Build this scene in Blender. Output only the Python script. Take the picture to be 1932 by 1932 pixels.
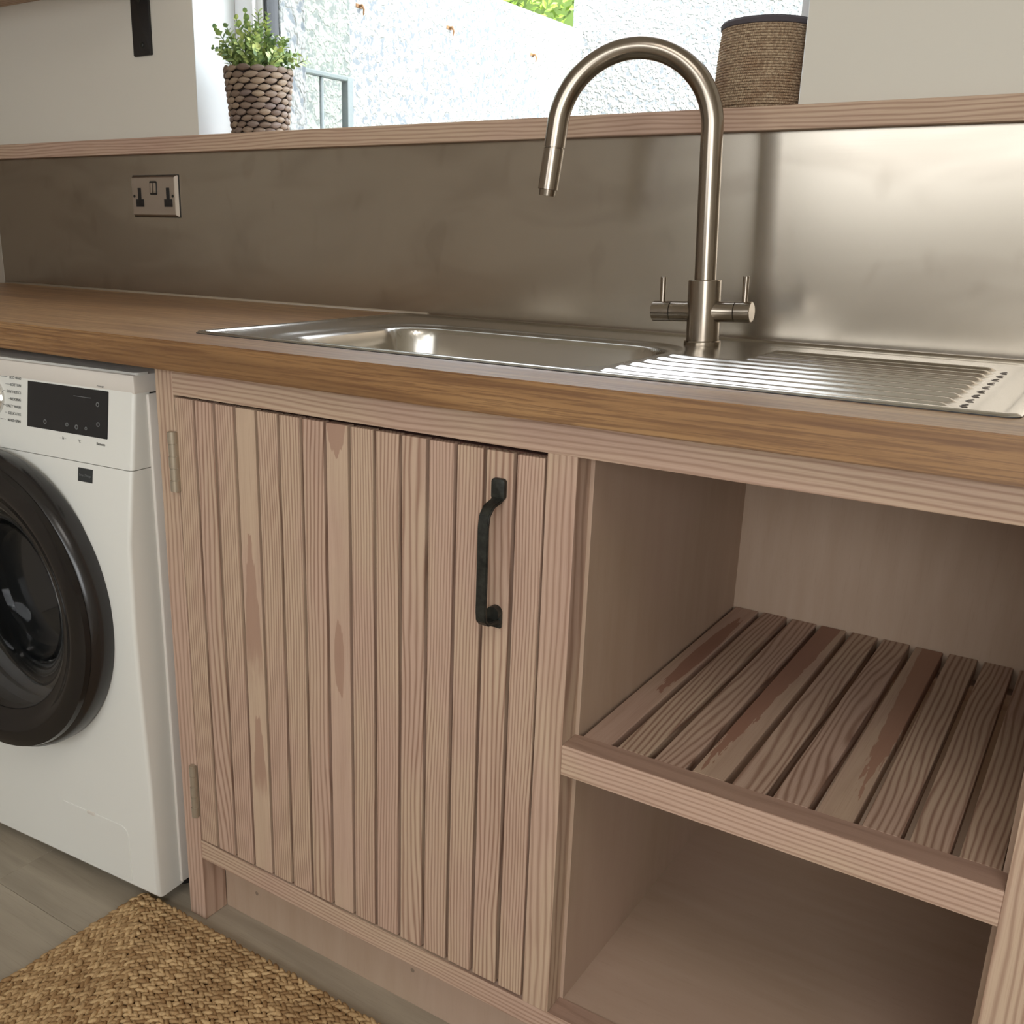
import bpy, bmesh, math, random
from mathutils import Vector, Matrix
random.seed(7)
for o in list(bpy.data.objects): bpy.data.objects.remove(o, do_unlink=True)
SC = bpy.context.scene
COL = SC.collection
PI = math.pi

# ------------------------------------------------------------------ camera
cam_d = bpy.data.cameras.new('camera'); cam = bpy.data.objects.new('camera', cam_d); COL.objects.link(cam)
RT = Vector((0.82886786, 0.55904581, 0.02111507)); UP = Vector((-0.17723781, 0.22660811, 0.95772414)); FW = Vector((-0.53062682, 0.79756915, -0.28691223))
CP = Vector((1.10734295, -0.894707512, 1.05986898))
cam.matrix_world = Matrix(((RT.x, UP.x, -FW.x, CP.x), (RT.y, UP.y, -FW.y, CP.y), (RT.z, UP.z, -FW.z, CP.z), (0, 0, 0, 1)))
cam_d.sensor_width = 36; cam_d.sensor_fit = 'HORIZONTAL'
cam_d.lens = 36 * 1869.68 / 1932
cam_d.shift_x = 93.3 / 1932; cam_d.shift_y = 35.6 / 1932
cam_d.clip_start = 0.02; cam_d.clip_end = 200
SC.camera = cam

# ------------------------------------------------------------------ light
W = bpy.data.worlds.new('world'); SC.world = W; W.use_nodes = True
nt = W.node_tree; nt.nodes.clear()
sky = nt.nodes.new('ShaderNodeTexSky'); sky.sky_type = 'NISHITA'; sky.sun_disc = False
sky.sun_elevation = math.radians(46); sky.sun_rotation = math.radians(127); sky.air_density = 1.0; sky.dust_density = 2.0
bg = nt.nodes.new('ShaderNodeBackground'); bg.inputs[1].default_value = 2.4
wo = nt.nodes.new('ShaderNodeOutputWorld')
hs = nt.nodes.new('ShaderNodeHueSaturation'); hs.inputs['Saturation'].default_value = 0.25
nt.links.new(sky.outputs[0], hs.inputs['Color']); nt.links.new(hs.outputs[0], bg.inputs[0]); nt.links.new(bg.outputs[0], wo.inputs[0])
sd = bpy.data.lights.new('sun', 'SUN'); sd.energy = 9.0; sd.angle = math.radians(0.6); sd.color = (1, 0.95, 0.88)
so = bpy.data.objects.new('sun', sd); COL.objects.link(so)
SUN = Vector((0.8, -0.62, 1.02)).normalized()
so.rotation_euler = (-SUN).to_track_quat('-Z', 'Y').to_euler(); so.location = (3, -3, 8)

def area(name, loc, target, sx, sy, power, col):
    l = bpy.data.lights.new(name, 'AREA'); l.shape = 'RECTANGLE'; l.size = sx; l.size_y = sy; l.energy = power; l.color = col
    o = bpy.data.objects.new(name, l); COL.objects.link(o); o.location = loc
    o.rotation_euler = (Vector(target) - Vector(loc)).to_track_quat('-Z', 'Y').to_euler(); return o
area('overhead_fill', (1.3, -1.3, 2.36), (1.3, -1.3, 0), 0.9, 0.9, 11, (1.0, 0.95, 0.9))  # unseen overhead fill, added to lift the room a little
area('garden_door_daylight', (1.85, -3.2, 1.3), (0.5, 0, 0.7), 2.0, 1.4, 50, (0.955, 0.98, 1.0))
area('splash_reflection_fill', (0.35, -3.3, 1.75), (0.6, 0, 0.8), 1.7, 1.0, 22, (0.955, 0.98, 1.0))  # second area lamp added to brighten the splashback's right-hand reflection

SC.view_settings.view_transform = 'Standard'; SC.view_settings.look = 'None'
SC.view_settings.gamma = 1; SC.view_settings.use_curve_mapping = False
SC.view_settings.exposure = 0.14
SC.cycles.max_bounces = 10; SC.cycles.diffuse_bounces = 5; SC.cycles.glossy_bounces = 5; SC.cycles.transparent_max_bounces = 12

# ------------------------------------------------------------------ material helpers
def srgb(r, g, b):
    f = lambda c: (c / 255 / 12.92) if c / 255 <= 0.04045 else ((c / 255 + 0.055) / 1.055) ** 2.4
    return (f(r), f(g), f(b), 1)
class NT:
    def __init__(s, name):
        s.m = bpy.data.materials.new(name); s.m.use_nodes = True; s.t = s.m.node_tree; s.t.nodes.clear()
        s.out = s.t.nodes.new('ShaderNodeOutputMaterial'); s.b = s.t.nodes.new('ShaderNodeBsdfPrincipled')
        s.t.links.new(s.b.outputs[0], s.out.inputs[0])
    def n(s, ty, **k):
        x = s.t.nodes.new(ty)
        for a, v in k.items():
            if a.startswith('i_'):
                key = a[2:]; key = int(key) if key.isdigit() else key.replace('_', ' ')
                s.set(x, key, v)
            else: setattr(x, a, v)
        return x
    def set(s, node, key, v):
        if isinstance(v, bpy.types.NodeSocket): s.t.links.new(v, node.inputs[key])
        else: node.inputs[key].default_value = v
    def math(s, op, a, b=0.0, c=0.0, clamp=False):
        x = s.t.nodes.new('ShaderNodeMath'); x.operation = op; x.use_clamp = clamp
        s.set(x, 0, a); s.set(x, 1, b); s.set(x, 2, c); return x.outputs[0]
    def vmath(s, op, a, b):
        x = s.t.nodes.new('ShaderNodeVectorMath'); x.operation = op; s.set(x, 0, a); s.set(x, 1, b); return x.outputs[0]
    def mix(s, f, a, b, blend='MIX'):
        x = s.t.nodes.new('ShaderNodeMix'); x.data_type = 'RGBA'; x.blend_type = blend
        s.set(x, 0, f); s.set(x, 6, a); s.set(x, 7, b); return x.outputs[2]
    def noise(s, vec, scale, detail=2, rough=0.5, dist=0.0):
        x = s.t.nodes.new('ShaderNodeTexNoise'); s.set(x, 'Vector', vec); s.set(x, 'Scale', scale); s.set(x, 'Detail', detail); s.set(x, 'Roughness', rough); s.set(x, 'Distortion', dist)
        return x.outputs[0]
    def ramp(s, f, stops):
        x = s.t.nodes.new('ShaderNodeValToRGB'); s.set(x, 0, f); e = x.color_ramp.elements
        while len(e) < len(stops): e.new(0.5)
        for i, (p, c) in enumerate(stops): e[i].position = p; e[i].color = c if len(c) == 4 else (*c, 1)
        return x.outputs[0]
    def step(s, f, lo, hi):
        x = s.t.nodes.new('ShaderNodeMapRange'); x.interpolation_type = 'SMOOTHSTEP'
        s.set(x, 0, f); s.set(x, 1, lo); s.set(x, 2, hi); return x.outputs[0]
    def bump(s, h, strength, dist=0.001, normal=None):
        x = s.t.nodes.new('ShaderNodeBump'); s.set(x, 'Height', h); s.set(x, 'Strength', strength); s.set(x, 'Distance', dist)
        if normal: s.set(x, 'Normal', normal)
        s.t.links.new(x.outputs[0], s.b.inputs['Normal']); return x.outputs[0]
    def coord(s, kind='Object'): return s.t.nodes.new('ShaderNodeTexCoord').outputs[kind]
    def rand(s): return s.t.nodes.new('ShaderNodeObjectInfo').outputs['Random']
    def P(s, **k):
        for a, v in k.items(): s.set(s.b, a.replace('_', ' '), v)
        return s.m
    def sep(s, v):
        x = s.t.nodes.new('ShaderNodeSeparateXYZ'); s.set(x, 0, v); return x.outputs
    def comb(s, a, b, c):
        x = s.t.nodes.new('ShaderNodeCombineXYZ'); s.set(x, 0, a); s.set(x, 1, b); s.set(x, 2, c); return x.outputs[0]

def plain(name, col, rough=0.5, metal=0.0, **k):
    n = NT(name); n.P(Base_Color=col, Roughness=rough, Metallic=metal, **k); return n.m

def grain_coords(n, axis):
    """returns (along, across, depth) of the object's own coordinates, shifted for every object"""
    c = n.coord(); r = n.rand()
    x, y, z = n.sep(c)
    al, ac, de = {'x': (x, z, y), 'y': (y, x, z), 'z': (z, x, y)}[axis]
    al = n.math('ADD', al, n.math('MULTIPLY', r, 53.0)); ac = n.math('ADD', ac, n.math('MULTIPLY', r, 17.3)); de = n.math('ADD', de, n.math('MULTIPLY', r, 7.9))
    return al, ac, de, r

def pine(name, axis, period=0.0048, wob=1.0, tongues=(), plainness=0.0, tone=1.0, depthmix=0.55, contrast=1.0, red=0.0, tc=None):
    n = NT(name)
    al, ac, de, r = grain_coords(n, axis)
    v = n.comb(n.math('MULTIPLY', al, 2.2), n.math('MULTIPLY', ac, 11), n.math('MULTIPLY', de, 11))
    big = n.noise(v, 1.0, 1, 0.4)
    v2 = n.comb(n.math('MULTIPLY', al, 7), n.math('MULTIPLY', ac, 60), n.math('MULTIPLY', de, 60))
    med = n.noise(v2, 1.0, 2, 0.5)
    ring = n.math('ADD', n.math('DIVIDE', n.math('ADD', ac, n.math('MULTIPLY', de, depthmix)), period), n.math('ADD', n.math('MULTIPLY', big, 9.0 * wob), n.math('MULTIPLY', med, 1.1)))
    s = n.math('MULTIPLY_ADD', n.math('SINE', n.math('MULTIPLY', ring, 2 * PI)), 0.5, 0.5)
    s = n.math('POWER', s, 2.4)
    v3 = n.comb(n.math('MULTIPLY', al, 14), n.math('MULTIPLY', ac, 900), n.math('MULTIPLY', de, 900))
    fib = n.noise(v3, 1.0, 3, 0.6)
    v4 = n.comb(n.math('MULTIPLY', al, 3.0), n.math('MULTIPLY', ac, 24), n.math('MULTIPLY', de, 24))
    blotch = n.noise(v4, 1.0, 2, 0.5)
    pinkn = n.noise(n.comb(n.math('MULTIPLY', al, 4), n.math('MULTIPLY', ac, 9), de), 1.0, 1)
    base = n.mix(n.step(pinkn, 0.4, 0.62), srgb(192 * tone, 168 * tone, 145 * tone), srgb(189 * tone, 161 * tone, 143 * tone))
    if red: base = n.mix(red, base, srgb(142, 98, 80))
    base = n.mix(n.math('MULTIPLY', n.step(blotch, 0.5, 0.75), 0.35), base, srgb(168 * tone, 138 * tone, 122 * tone))
    dark = srgb(146 * tone, 115 * tone, 97 * tone)
    k = n.math('MULTIPLY', s, n.math('MULTIPLY_ADD', blotch, 0.5 * contrast, 0.42 * contrast), clamp=True)
    if plainness: k = n.math('MULTIPLY', k, 1 - plainness)
    c = n.mix(k, base, dark)
    c = n.mix(n.math('MULTIPLY', n.step(fib, 0.45, 0.75), 0.28), c, srgb(150 * tone, 115 * tone, 95 * tone))
    if axis == 'z' or tongues:
        x, y, z = n.sep(n.coord())
        if axis == 'y': z = y
        wv = n.noise(n.comb(n.math('MULTIPLY', x, 260), 0.0, n.math('MULTIPLY', z, 28)), 1.0, 2)
    for (cx, z0, z1, hw, mode) in tongues:
        # heartwood patch lying between z0 (root) and z1 (tip): half width tapers to the tip
        t = n.math('DIVIDE', n.math('SUBTRACT', z, z0), z1 - z0)
        t = n.math('ADD', t, n.math('MULTIPLY_ADD', wv, 0.5, -0.25))
        if mode == 'tip': wdt = n.math('SQRT', n.math('SUBTRACT', 1.0, t, clamp=True))
        else: wdt = n.math('SQRT', n.math('MULTIPLY', n.math('MULTIPLY', t, n.math('SUBTRACT', 1.0, t, clamp=True), clamp=True), 4.0))
        d = n.math('SUBTRACT', n.math('MULTIPLY', wdt, hw), n.math('ABSOLUTE', n.math('SUBTRACT', x, cx)))
        f = n.math('MULTIPLY', n.step(d, 0.0, 0.0007), n.step(t, -0.35, 0.1 if mode == 'tip' else 0.02))
        c = n.mix(n.math('MULTIPLY', f, 0.8), c, tc or srgb(160 * tone, 128 * tone, 110 * tone))
    n.bump(n.math('ADD', s, n.math('MULTIPLY', fib, 0.5)), 0.25, 0.0006)
    return n.P(Base_Color=c, Roughness=0.62, Specular_IOR_Level=0.3)

def oak(name, axis='x'):
    n = NT(name); al, ac, de, r = grain_coords(n, axis)
    # block pieces of timber (staves) 38 mm wide
    big = n.noise(n.comb(n.math('MULTIPLY', al, 1.6), n.math('MULTIPLY', ac, 22), n.math('MULTIPLY', de, 16)), 1.0, 2, 0.5)
    fine = n.noise(n.comb(n.math('MULTIPLY', al, 9), n.math('MULTIPLY', ac, 330), n.math('MULTIPLY', de, 330)), 1.0, 4, 0.7)
    med = n.noise(n.comb(n.math('MULTIPLY', al, 4), n.math('MULTIPLY', ac, 150), n.math('MULTIPLY', de, 110)), 1.0, 3, 0.55, 0.4)
    c = n.ramp(big, [(0.3, srgb(120, 86, 50)), (0.5, srgb(148, 110, 68)), (0.7, srgb(168, 132, 88))])
    c = n.mix(n.math('MULTIPLY', n.step(med, 0.44, 0.66), 0.75), c, srgb(112, 76, 42))
    c = n.mix(n.math('MULTIPLY', n.step(fine, 0.46, 0.60), 0.6), c, srgb(98, 62, 32))
    n.bump(fine, 0.12, 0.0005)
    n.P(Coat_Weight=0.3, Coat_Roughness=0.34)
    return n.P(Base_Color=c, Roughness=n.math('MULTIPLY_ADD', fine, 0.14, 0.38), Specular_IOR_Level=0.7)

def ply(name, tone=1.0, axis='z'):
    n = NT(name); al, ac, de, r = grain_coords(n, axis)
    a = n.noise(n.comb(n.math('MULTIPLY', al, 5), n.math('MULTIPLY', ac, 42), n.math('MULTIPLY', de, 42)), 1.0, 3, 0.55)
    f = n.noise(n.comb(n.math('MULTIPLY', al, 30), n.math('MULTIPLY', ac, 600), n.math('MULTIPLY', de, 600)), 1.0, 2, 0.5)
    b = n.noise(n.coord(), 3.0, 1)
    c = n.ramp(a, [(0.3, srgb(172 * tone, 148 * tone, 127 * tone)), (0.7, srgb(178 * tone, 155 * tone, 135 * tone))])
    c = n.mix(n.math('MULTIPLY', n.step(b, 0.45, 0.65), 0.4), c, srgb(184 * tone, 158 * tone, 142 * tone))
    c = n.mix(n.math('MULTIPLY', n.step(f, 0.55, 0.8), 0.15), c, srgb(140 * tone, 115 * tone, 98 * tone))
    return n.P(Base_Color=c, Roughness=0.6, Specular_IOR_Level=0.3)

def steel(name, col, rough, axis='x', smudge=0.0, aniso=0.0, fin=1.0):
    n = NT(name); x, y, z = n.sep(n.coord())
    a = {'x': n.comb(n.math('MULTIPLY', x, 6), n.math('MULTIPLY', y, 500), n.math('MULTIPLY', z, 500)), 'z': n.comb(n.math('MULTIPLY', x, 500), n.math('MULTIPLY', y, 500), n.math('MULTIPLY', z, 6))}[axis]
    f = n.noise(a, 1.0, 3, 0.6)
    cc = n.mix(n.math('MULTIPLY', f, (0.04 if smudge else 0.12) * fin), col, (col[0] * 0.72, col[1] * 0.72, col[2] * 0.72, 1))
    rr = n.math('MULTIPLY_ADD', f, (0.03 if smudge else 0.10) * fin, rough - 0.03)
    if smudge:
        s1 = n.noise(n.comb(n.math('MULTIPLY', x, 3.2), 0.0, n.math('MULTIPLY', z, 9)), 1.0, 2, 0.5, 0.9)
        s2 = n.noise(n.comb(n.math('MULTIPLY', x, 22), 0.0, n.math('MULTIPLY', z, 12)), 1.0, 1, 0.5, 0.3)
        s3 = n.noise(n.comb(n.math('MULTIPLY', x, 60), 0.0, n.math('MULTIPLY', z, 20)), 1.0, 2, 0.6)
        k = n.math('ADD', n.math('MULTIPLY', n.step(s1, 0.42, 0.7), 0.22 * smudge), n.math('MULTIPLY', n.step(s2, 0.6, 0.72), 0.10 * smudge))
        k = n.math('ADD', k, n.math('MULTIPLY', n.step(s3, 0.7, 0.8), 0.10 * smudge))
        cc = n.mix(k, cc, srgb(118, 104, 90))
        rr = n.math('ADD', rr, n.math('MULTIPLY', s1, 0.05))
    if aniso: n.P(Anisotropic=aniso)
    return n.P(Base_Color=cc, Roughness=rr, Metallic=1.0)

def plaster(name, col):
    n = NT(name); v = n.coord(); b = n.noise(v, 60, 3, 0.6)
    n.bump(b, 0.08, 0.001); g = n.noise(v, 1.3, 1)
    return n.P(Base_Color=n.mix(g, col, (col[0] * .95, col[1] * .94, col[2] * .92, 1)), Roughness=0.85, Specular_IOR_Level=0.2)

def roughcast(name, col, pit_shade):
    n = NT(name); v = n.coord()
    vd = n.vmath('ADD', v, n.vmath('MULTIPLY', n.t.nodes.new('ShaderNodeTexNoise').outputs['Color'], (0.0, 0.0, 0.0)))
    a = n.noise(v, 46, 2, 0.5, 0.25); b = n.noise(v, 110, 2, 0.6, 0.2)
    h = n.math('ADD', n.step(a, 0.42, 0.62), n.math('MULTIPLY', b, 0.4))
    n.bump(h, 0.8, 0.007)
    pit = n.step(a, 0.38, 0.46)
    c = n.mix(pit, pit_shade, col)  # pits tinted darker: shading of the rough surface put into the colour
    return n.P(Base_Color=c, Roughness=0.9, Specular_IOR_Level=0.1)

M = {}
M['pine_x'] = pine('washed_pine_rail', 'x', 0.0062, 0.45)
M['pine_z'] = pine('washed_pine_stile', 'z', 0.0085, 0.35)
M['pine_y'] = pine('washed_pine_slat_deep', 'y', 0.0072, 0.9, (), 0, 0.97, 0.55, 1.5)
M['slat'] = pine('washed_pine_slat', 'z', 0.0045, 0.6, (), 0, 1.0, 0.55, 1.25)
M['slat_w'] = pine('washed_pine_slat_wide_grain', 'z', 0.0078, 0.8, (), 0, 1.0, 0.55, 1.35)
M['slat_a'] = pine('washed_pine_slat_heart', 'z', 0.02, 0.2, [(0.170, 0.50, 0.664, 0.016, 'tip'), (0.172, 0.30, 0.406, 0.013, 'tip')], 0.85, 1.0)
M['slat_b'] = pine('washed_pine_slat_patch', 'z', 0.02, 0.2, [(0.325, 0.845, 0.797, 0.0175, 'tip'), (0.325, 0.476, 0.584, 0.0085, 'oval')], 0.85, 1.0)
HT = srgb(140, 98, 80)
M['deep_0'] = pine('washed_pine_slat_dark_a', 'y', 0.02, 0.3, [(.684, .50, .20, .011, 'oval')], 0.8, 0.97, .55, 1, 0.1, HT)
M['deep_3'] = pine('washed_pine_slat_dark_b', 'y', 0.02, 0.3, [(.800, .75, .07, .026, 'tip')], 0.8, 0.97, .55, 1, 0.1, HT)
M['deep_6'] = pine('washed_pine_slat_dark_c', 'y', 0.02, 0.3, [(.950, .68, .10, .021, 'tip')], 0.8, 0.97, .55, 1, 0.1, srgb(152, 112, 92))
M['red'] = pine('washed_pine_heartwood', 'x', 0.016, 0.5, (), 0.5, 0.92, .55, 1, 0.3)
M['pine_shadow'] = plain('raw_pine_shaded_groove', srgb(104, 70, 58), 0.8)  # raw reddish-brown pine, with the shade between slats put into the colour
M['ply'] = ply('washed_plywood'); M['ply_f'] = ply('washed_plywood_base', 1.0, 'x'); M['plinth'] = ply('washed_plywood_plinth', 0.98)
M['oak'] = oak('oiled_oak_worktop')
M['splash'] = steel('brushed_steel_sheet', srgb(182, 174, 162), 0.24, 'x', 1.0)
M['tap'] = steel('brushed_nickel', srgb(152, 142, 130), 0.24, 'z', 0, 0.0, 0.15)
M['sink'] = steel('sink_steel', srgb(190, 185, 176), 0.25, 'x', 0.0, 0.0, 0.25)
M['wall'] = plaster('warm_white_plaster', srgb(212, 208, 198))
M['wall_darkened'] = plaster('darkened_plaster', srgb(168, 158, 147))  # left wall colour darkened to dim the splashback's left-hand reflection
M['reveal'] = plain('white_gloss_reveal', srgb(226, 230, 232), 0.5)
M['upvc'] = plain('white_upvc', srgb(228, 230, 234), 0.3)
M['gasket'] = plain('dark_rubber_gasket', srgb(48, 50, 54), 0.6)
M['cast'] = roughcast('white_roughcast', srgb(148, 150, 148), srgb(108, 114, 119))
M['cast_g'] = roughcast('grey_roughcast', srgb(136, 141, 135), srgb(106, 112, 109))
M['galv'] = plain('galvanised_steel', srgb(104, 112, 112), 0.6, 0.1)
M['black'] = plain('black_powder_coat', srgb(30, 29, 29), 0.45)
M['iron'] = None
n = NT('cast_iron_black'); f = n.noise(n.coord(), 90, 3, 0.6); n.bump(f, 0.25, 0.001)
M['iron'] = n.P(Base_Color=n.ramp(f, [(0.35, srgb(38, 39, 36)), (0.7, srgb(62, 63, 58))]), Roughness=0.42, Metallic=0.5)
M['hinge'] = plain('hinge_steel', srgb(168, 156, 138), 0.38, 0.45)
M['white'] = plain('white_enamel', srgb(222, 222, 216), 0.35)
M['white2'] = plain('white_enamel_body', srgb(214, 208, 200), 0.4)
M['panelglass'] = plain('black_display_glass', srgb(32, 33, 35), 0.12)
M['ring'] = plain('black_gloss_plastic', srgb(26, 23, 22), 0.14)
M['ring2'] = plain('black_satin_plastic', srgb(34, 31, 30), 0.22)
M['rubber'] = plain('grey_rubber_seal', srgb(70, 72, 74), 0.5)
M['print'] = plain('grey_print', srgb(92, 94, 94), 0.6); M['printd'] = plain('dark_print', srgb(48, 50, 50), 0.6); M['printw'] = plain('white_print', srgb(112, 114, 114), 0.6)
M['socket'] = steel('socket_plate_steel', srgb(198, 188, 178), 0.33, 'x', 0, 0, 0.5)
M['blackpl'] = plain('black_insert_and_shadow', srgb(20, 18, 18), 0.4)
M['seal'] = plain('clear_sealant', srgb(150, 136, 118), 0.35)
M['chrome'] = plain('chrome', srgb(215, 212, 208), 0.12, 1.0)
M['drum'] = plain('drum_steel', srgb(120, 122, 124), 0.35, 0.9)
M['soil'] = plain('moss_filling', srgb(36, 44, 28), 0.9)
M['fabric'] = plain('charcoal_fabric', srgb(74, 68, 72), 0.9)
M['stem'] = plain('plant_stem', srgb(84, 104, 56), 0.6)

def glass_mat(name, tint, base):
    n = NT(name); n.t.nodes.remove(n.b)
    tr = n.n('ShaderNodeBsdfTransparent', i_0=tint); gl = n.n('ShaderNodeBsdfGlossy'); gl.inputs['Roughness'].default_value = 0.01
    lw = n.n('ShaderNodeLayerWeight'); fr = n.math('MULTIPLY_ADD', n.math('POWER', lw.outputs['Facing'], 5.0), 0.96, 0.04)
    mx = n.n('ShaderNodeMixShader'); n.set(mx, 0, n.math('MULTIPLY', fr, base, clamp=True)); n.t.links.new(tr.outputs[0], mx.inputs[1]); n.t.links.new(gl.outputs[0], mx.inputs[2])
    n.t.links.new(mx.outputs[0], n.out.inputs[0]); return n.m
M['pane'] = glass_mat('window_glass', (0.97, 0.985, 0.98, 1), 1.0)
M['smoke'] = glass_mat('smoked_door_glass', (0.78, 0.79, 0.80, 1), 2.2)

n = NT('leaf_green'); r = n.rand(); g = n.noise(n.coord(), 55, 1)
M['leaf'] = n.P(Base_Color=n.ramp(g, [(0.3, srgb(98, 126, 86)), (0.5, srgb(150, 172, 104)), (0.68, srgb(208, 218, 136))]), Roughness=0.45)
n = NT('hedge_leaf'); g = n.noise(n.coord(), 9, 3)
M['hedge'] = n.P(Base_Color=n.ramp(g, [(0.3, srgb(58, 82, 22)), (0.55, srgb(100, 128, 32)), (0.75, srgb(136, 152, 58))]), Roughness=0.6)
n = NT('water_hyacinth'); r = n.rand(); x, y, z = n.sep(n.coord())
f = n.noise(n.comb(n.math('MULTIPLY', x, 60), n.math('MULTIPLY', y, 60), n.math('MULTIPLY', z, 700)), 1.0, 3, 0.6)
c = n.ramp(r, [(0.0, srgb(98, 80, 68)), (0.35, srgb(128, 110, 94)), (0.7, srgb(144, 125, 104)), (1.0, srgb(108, 93, 87))])
n.bump(f, 0.4, 0.001)
M['hyac'] = n.P(Base_Color=n.mix(n.math('MULTIPLY', n.step(f, 0.45, 0.7), 0.4), c, srgb(84, 62, 50)), Roughness=0.6)
M['hyac_in'] = plain('dark_basket_core', srgb(48, 36, 30), 0.9)
def jute(name, a, b, d):
    n = NT(name); at = n.n('ShaderNodeAttribute', attribute_name='tuft'); x = n.noise(n.coord(), 420, 3, 0.6); y = n.noise(n.coord(), 9, 2)
    c = n.mix(at.outputs['Fac'], a, b); c = n.mix(n.math('MULTIPLY', n.step(x, 0.45, 0.75), 0.4), c, d)
    c = n.mix(n.math('MULTIPLY', n.step(y, 0.5, 0.7), 0.3), c, d)
    n.bump(x, 0.35, 0.001); return n.P(Base_Color=c, Roughness=0.75, Specular_IOR_Level=0.25)
M['jute'] = jute('braided_jute', srgb(150, 118, 80), srgb(202, 172, 128), srgb(112, 82, 52))
M['jute_base'] = plain('jute_backing', srgb(92, 62, 36), 0.9)
n = NT('seagrass_rope'); x, y, z = n.sep(n.coord()); th = n.math('ARCTAN2', y, x)
tw = n.math('SINE', n.math('ADD', n.math('MULTIPLY', th, 150.0), n.math('MULTIPLY', z, 900.0)))
f = n.noise(n.coord(), 260, 3, 0.6); g = n.noise(n.coord(), 30, 2)
n.bump(n.math('ADD', tw, f), 0.5, 0.0012)
c = n.mix(n.step(f, 0.35, 0.7), srgb(146, 122, 98), srgb(194, 172, 144)); c = n.mix(n.math('MULTIPLY', n.step(g, 0.45, 0.65), 0.35), c, srgb(128, 92, 64))
M['rope'] = n.P(Base_Color=c, Roughness=0.8)
n = NT('grey_oak_plank'); al, ac, de, r = grain_coords(n, 'x')
a = n.noise(n.comb(n.math('MULTIPLY', al, 2.5), n.math('MULTIPLY', de, 26), 0.0), 1.0, 3, 0.55, 0.5)
f = n.noise(n.comb(n.math('MULTIPLY', al, 16), n.math('MULTIPLY', de, 420), 0.0), 1.0, 3, 0.6)
c = n.ramp(a, [(0.3, srgb(146, 136, 120)), (0.7, srgb(176, 165, 147))])
c = n.mix(n.math('MULTIPLY', n.step(f, 0.5, 0.75), 0.35), c, srgb(124, 113, 98)); c = n.mix(n.math('MULTIPLY', r, 0.35), c, srgb(150, 138, 122))
n.bump(f, 0.15, 0.0005)
M['plank'] = n.P(Base_Color=c, Roughness=0.45)
M['subfloor'] = plain('dark_subfloor', srgb(70, 62, 54), 0.9)
M['rust'] = plain('rusty_iron', srgb(120, 88, 58), 0.9)
M['ground'] = plain('concrete_path', srgb(176, 174, 168), 0.9)

# ------------------------------------------------------------------ object helpers
def tag(o, label=None, cat=None, group=None, kind=None):
    if label: o['label'] = label
    if cat: o['category'] = cat
    if group: o['group'] = group
    if kind: o['kind'] = kind
    return o
def empty(name, loc=(0, 0, 0), rot=(0, 0, 0), **k):
    o = bpy.data.objects.new(name, None); COL.objects.link(o); o.location = loc; o.rotation_euler = rot; o.empty_display_size = 0.05
    o['_m'] = 1; return tag(o, **k)
MATS = {}
def world_of(o):
    m = Matrix.LocRotScale(o.location, o.rotation_euler, o.scale)
    return (world_of(o.parent) @ o.matrix_parent_inverse @ m) if o.parent else m
def obj(name, bm, mat, parent=None, smooth=False, local=False, **k):
    """bm in world coordinates (or in the parent's own coordinates with local=True)"""
    me = bpy.data.meshes.new(name)
    if isinstance(bm, tuple): me.from_pydata(*bm)
    else: bm.to_mesh(me); bm.free()
    o = bpy.data.objects.new(name, me); COL.objects.link(o)
    for m in (mat if isinstance(mat, (list, tuple)) else [mat]): me.materials.append(m)
    if smooth:
        for p in me.polygons: p.use_smooth = True
        if smooth != 'all':
            try: me.set_sharp_from_angle(angle=math.radians(35))
            except Exception: pass
    if parent:
        o.parent = parent
        if not local: o.matrix_parent_inverse = world_of(parent).inverted()
    return tag(o, **k)
def BM(): return bmesh.new()
def box(bm, a, b, bev=0.0, seg=1, rot=None, mi=0):
    """axis aligned box from corner a to corner b, bevelled edges"""
    cx = [(a[i] + b[i]) / 2 for i in range(3)]; s = [abs(b[i] - a[i]) for i in range(3)]
    t = bmesh.new(); bmesh.ops.create_cube(t, size=1.0)
    bmesh.ops.scale(t, vec=s, verts=t.verts)
    if bev: bmesh.ops.bevel(t, geom=list(t.edges), offset=min(bev, min(s) * 0.45), segments=seg, profile=0.5, affect='EDGES')
    if rot: bmesh.ops.rotate(t, cent=(0, 0, 0), matrix=Matrix.Rotation(rot[0], 3, rot[1]), verts=t.verts)
    bmesh.ops.translate(t, vec=cx, verts=t.verts)
    join(bm, t, mi); return bm
def join(bm, t, mi=0):
    vm = {}
    for v in t.verts: vm[v] = bm.verts.new(v.co)
    for f in t.faces:
        try:
            g = bm.faces.new([vm[v] for v in f.verts]); g.smooth = f.smooth; g.material_index = mi
        except ValueError: pass
    t.free()
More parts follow.
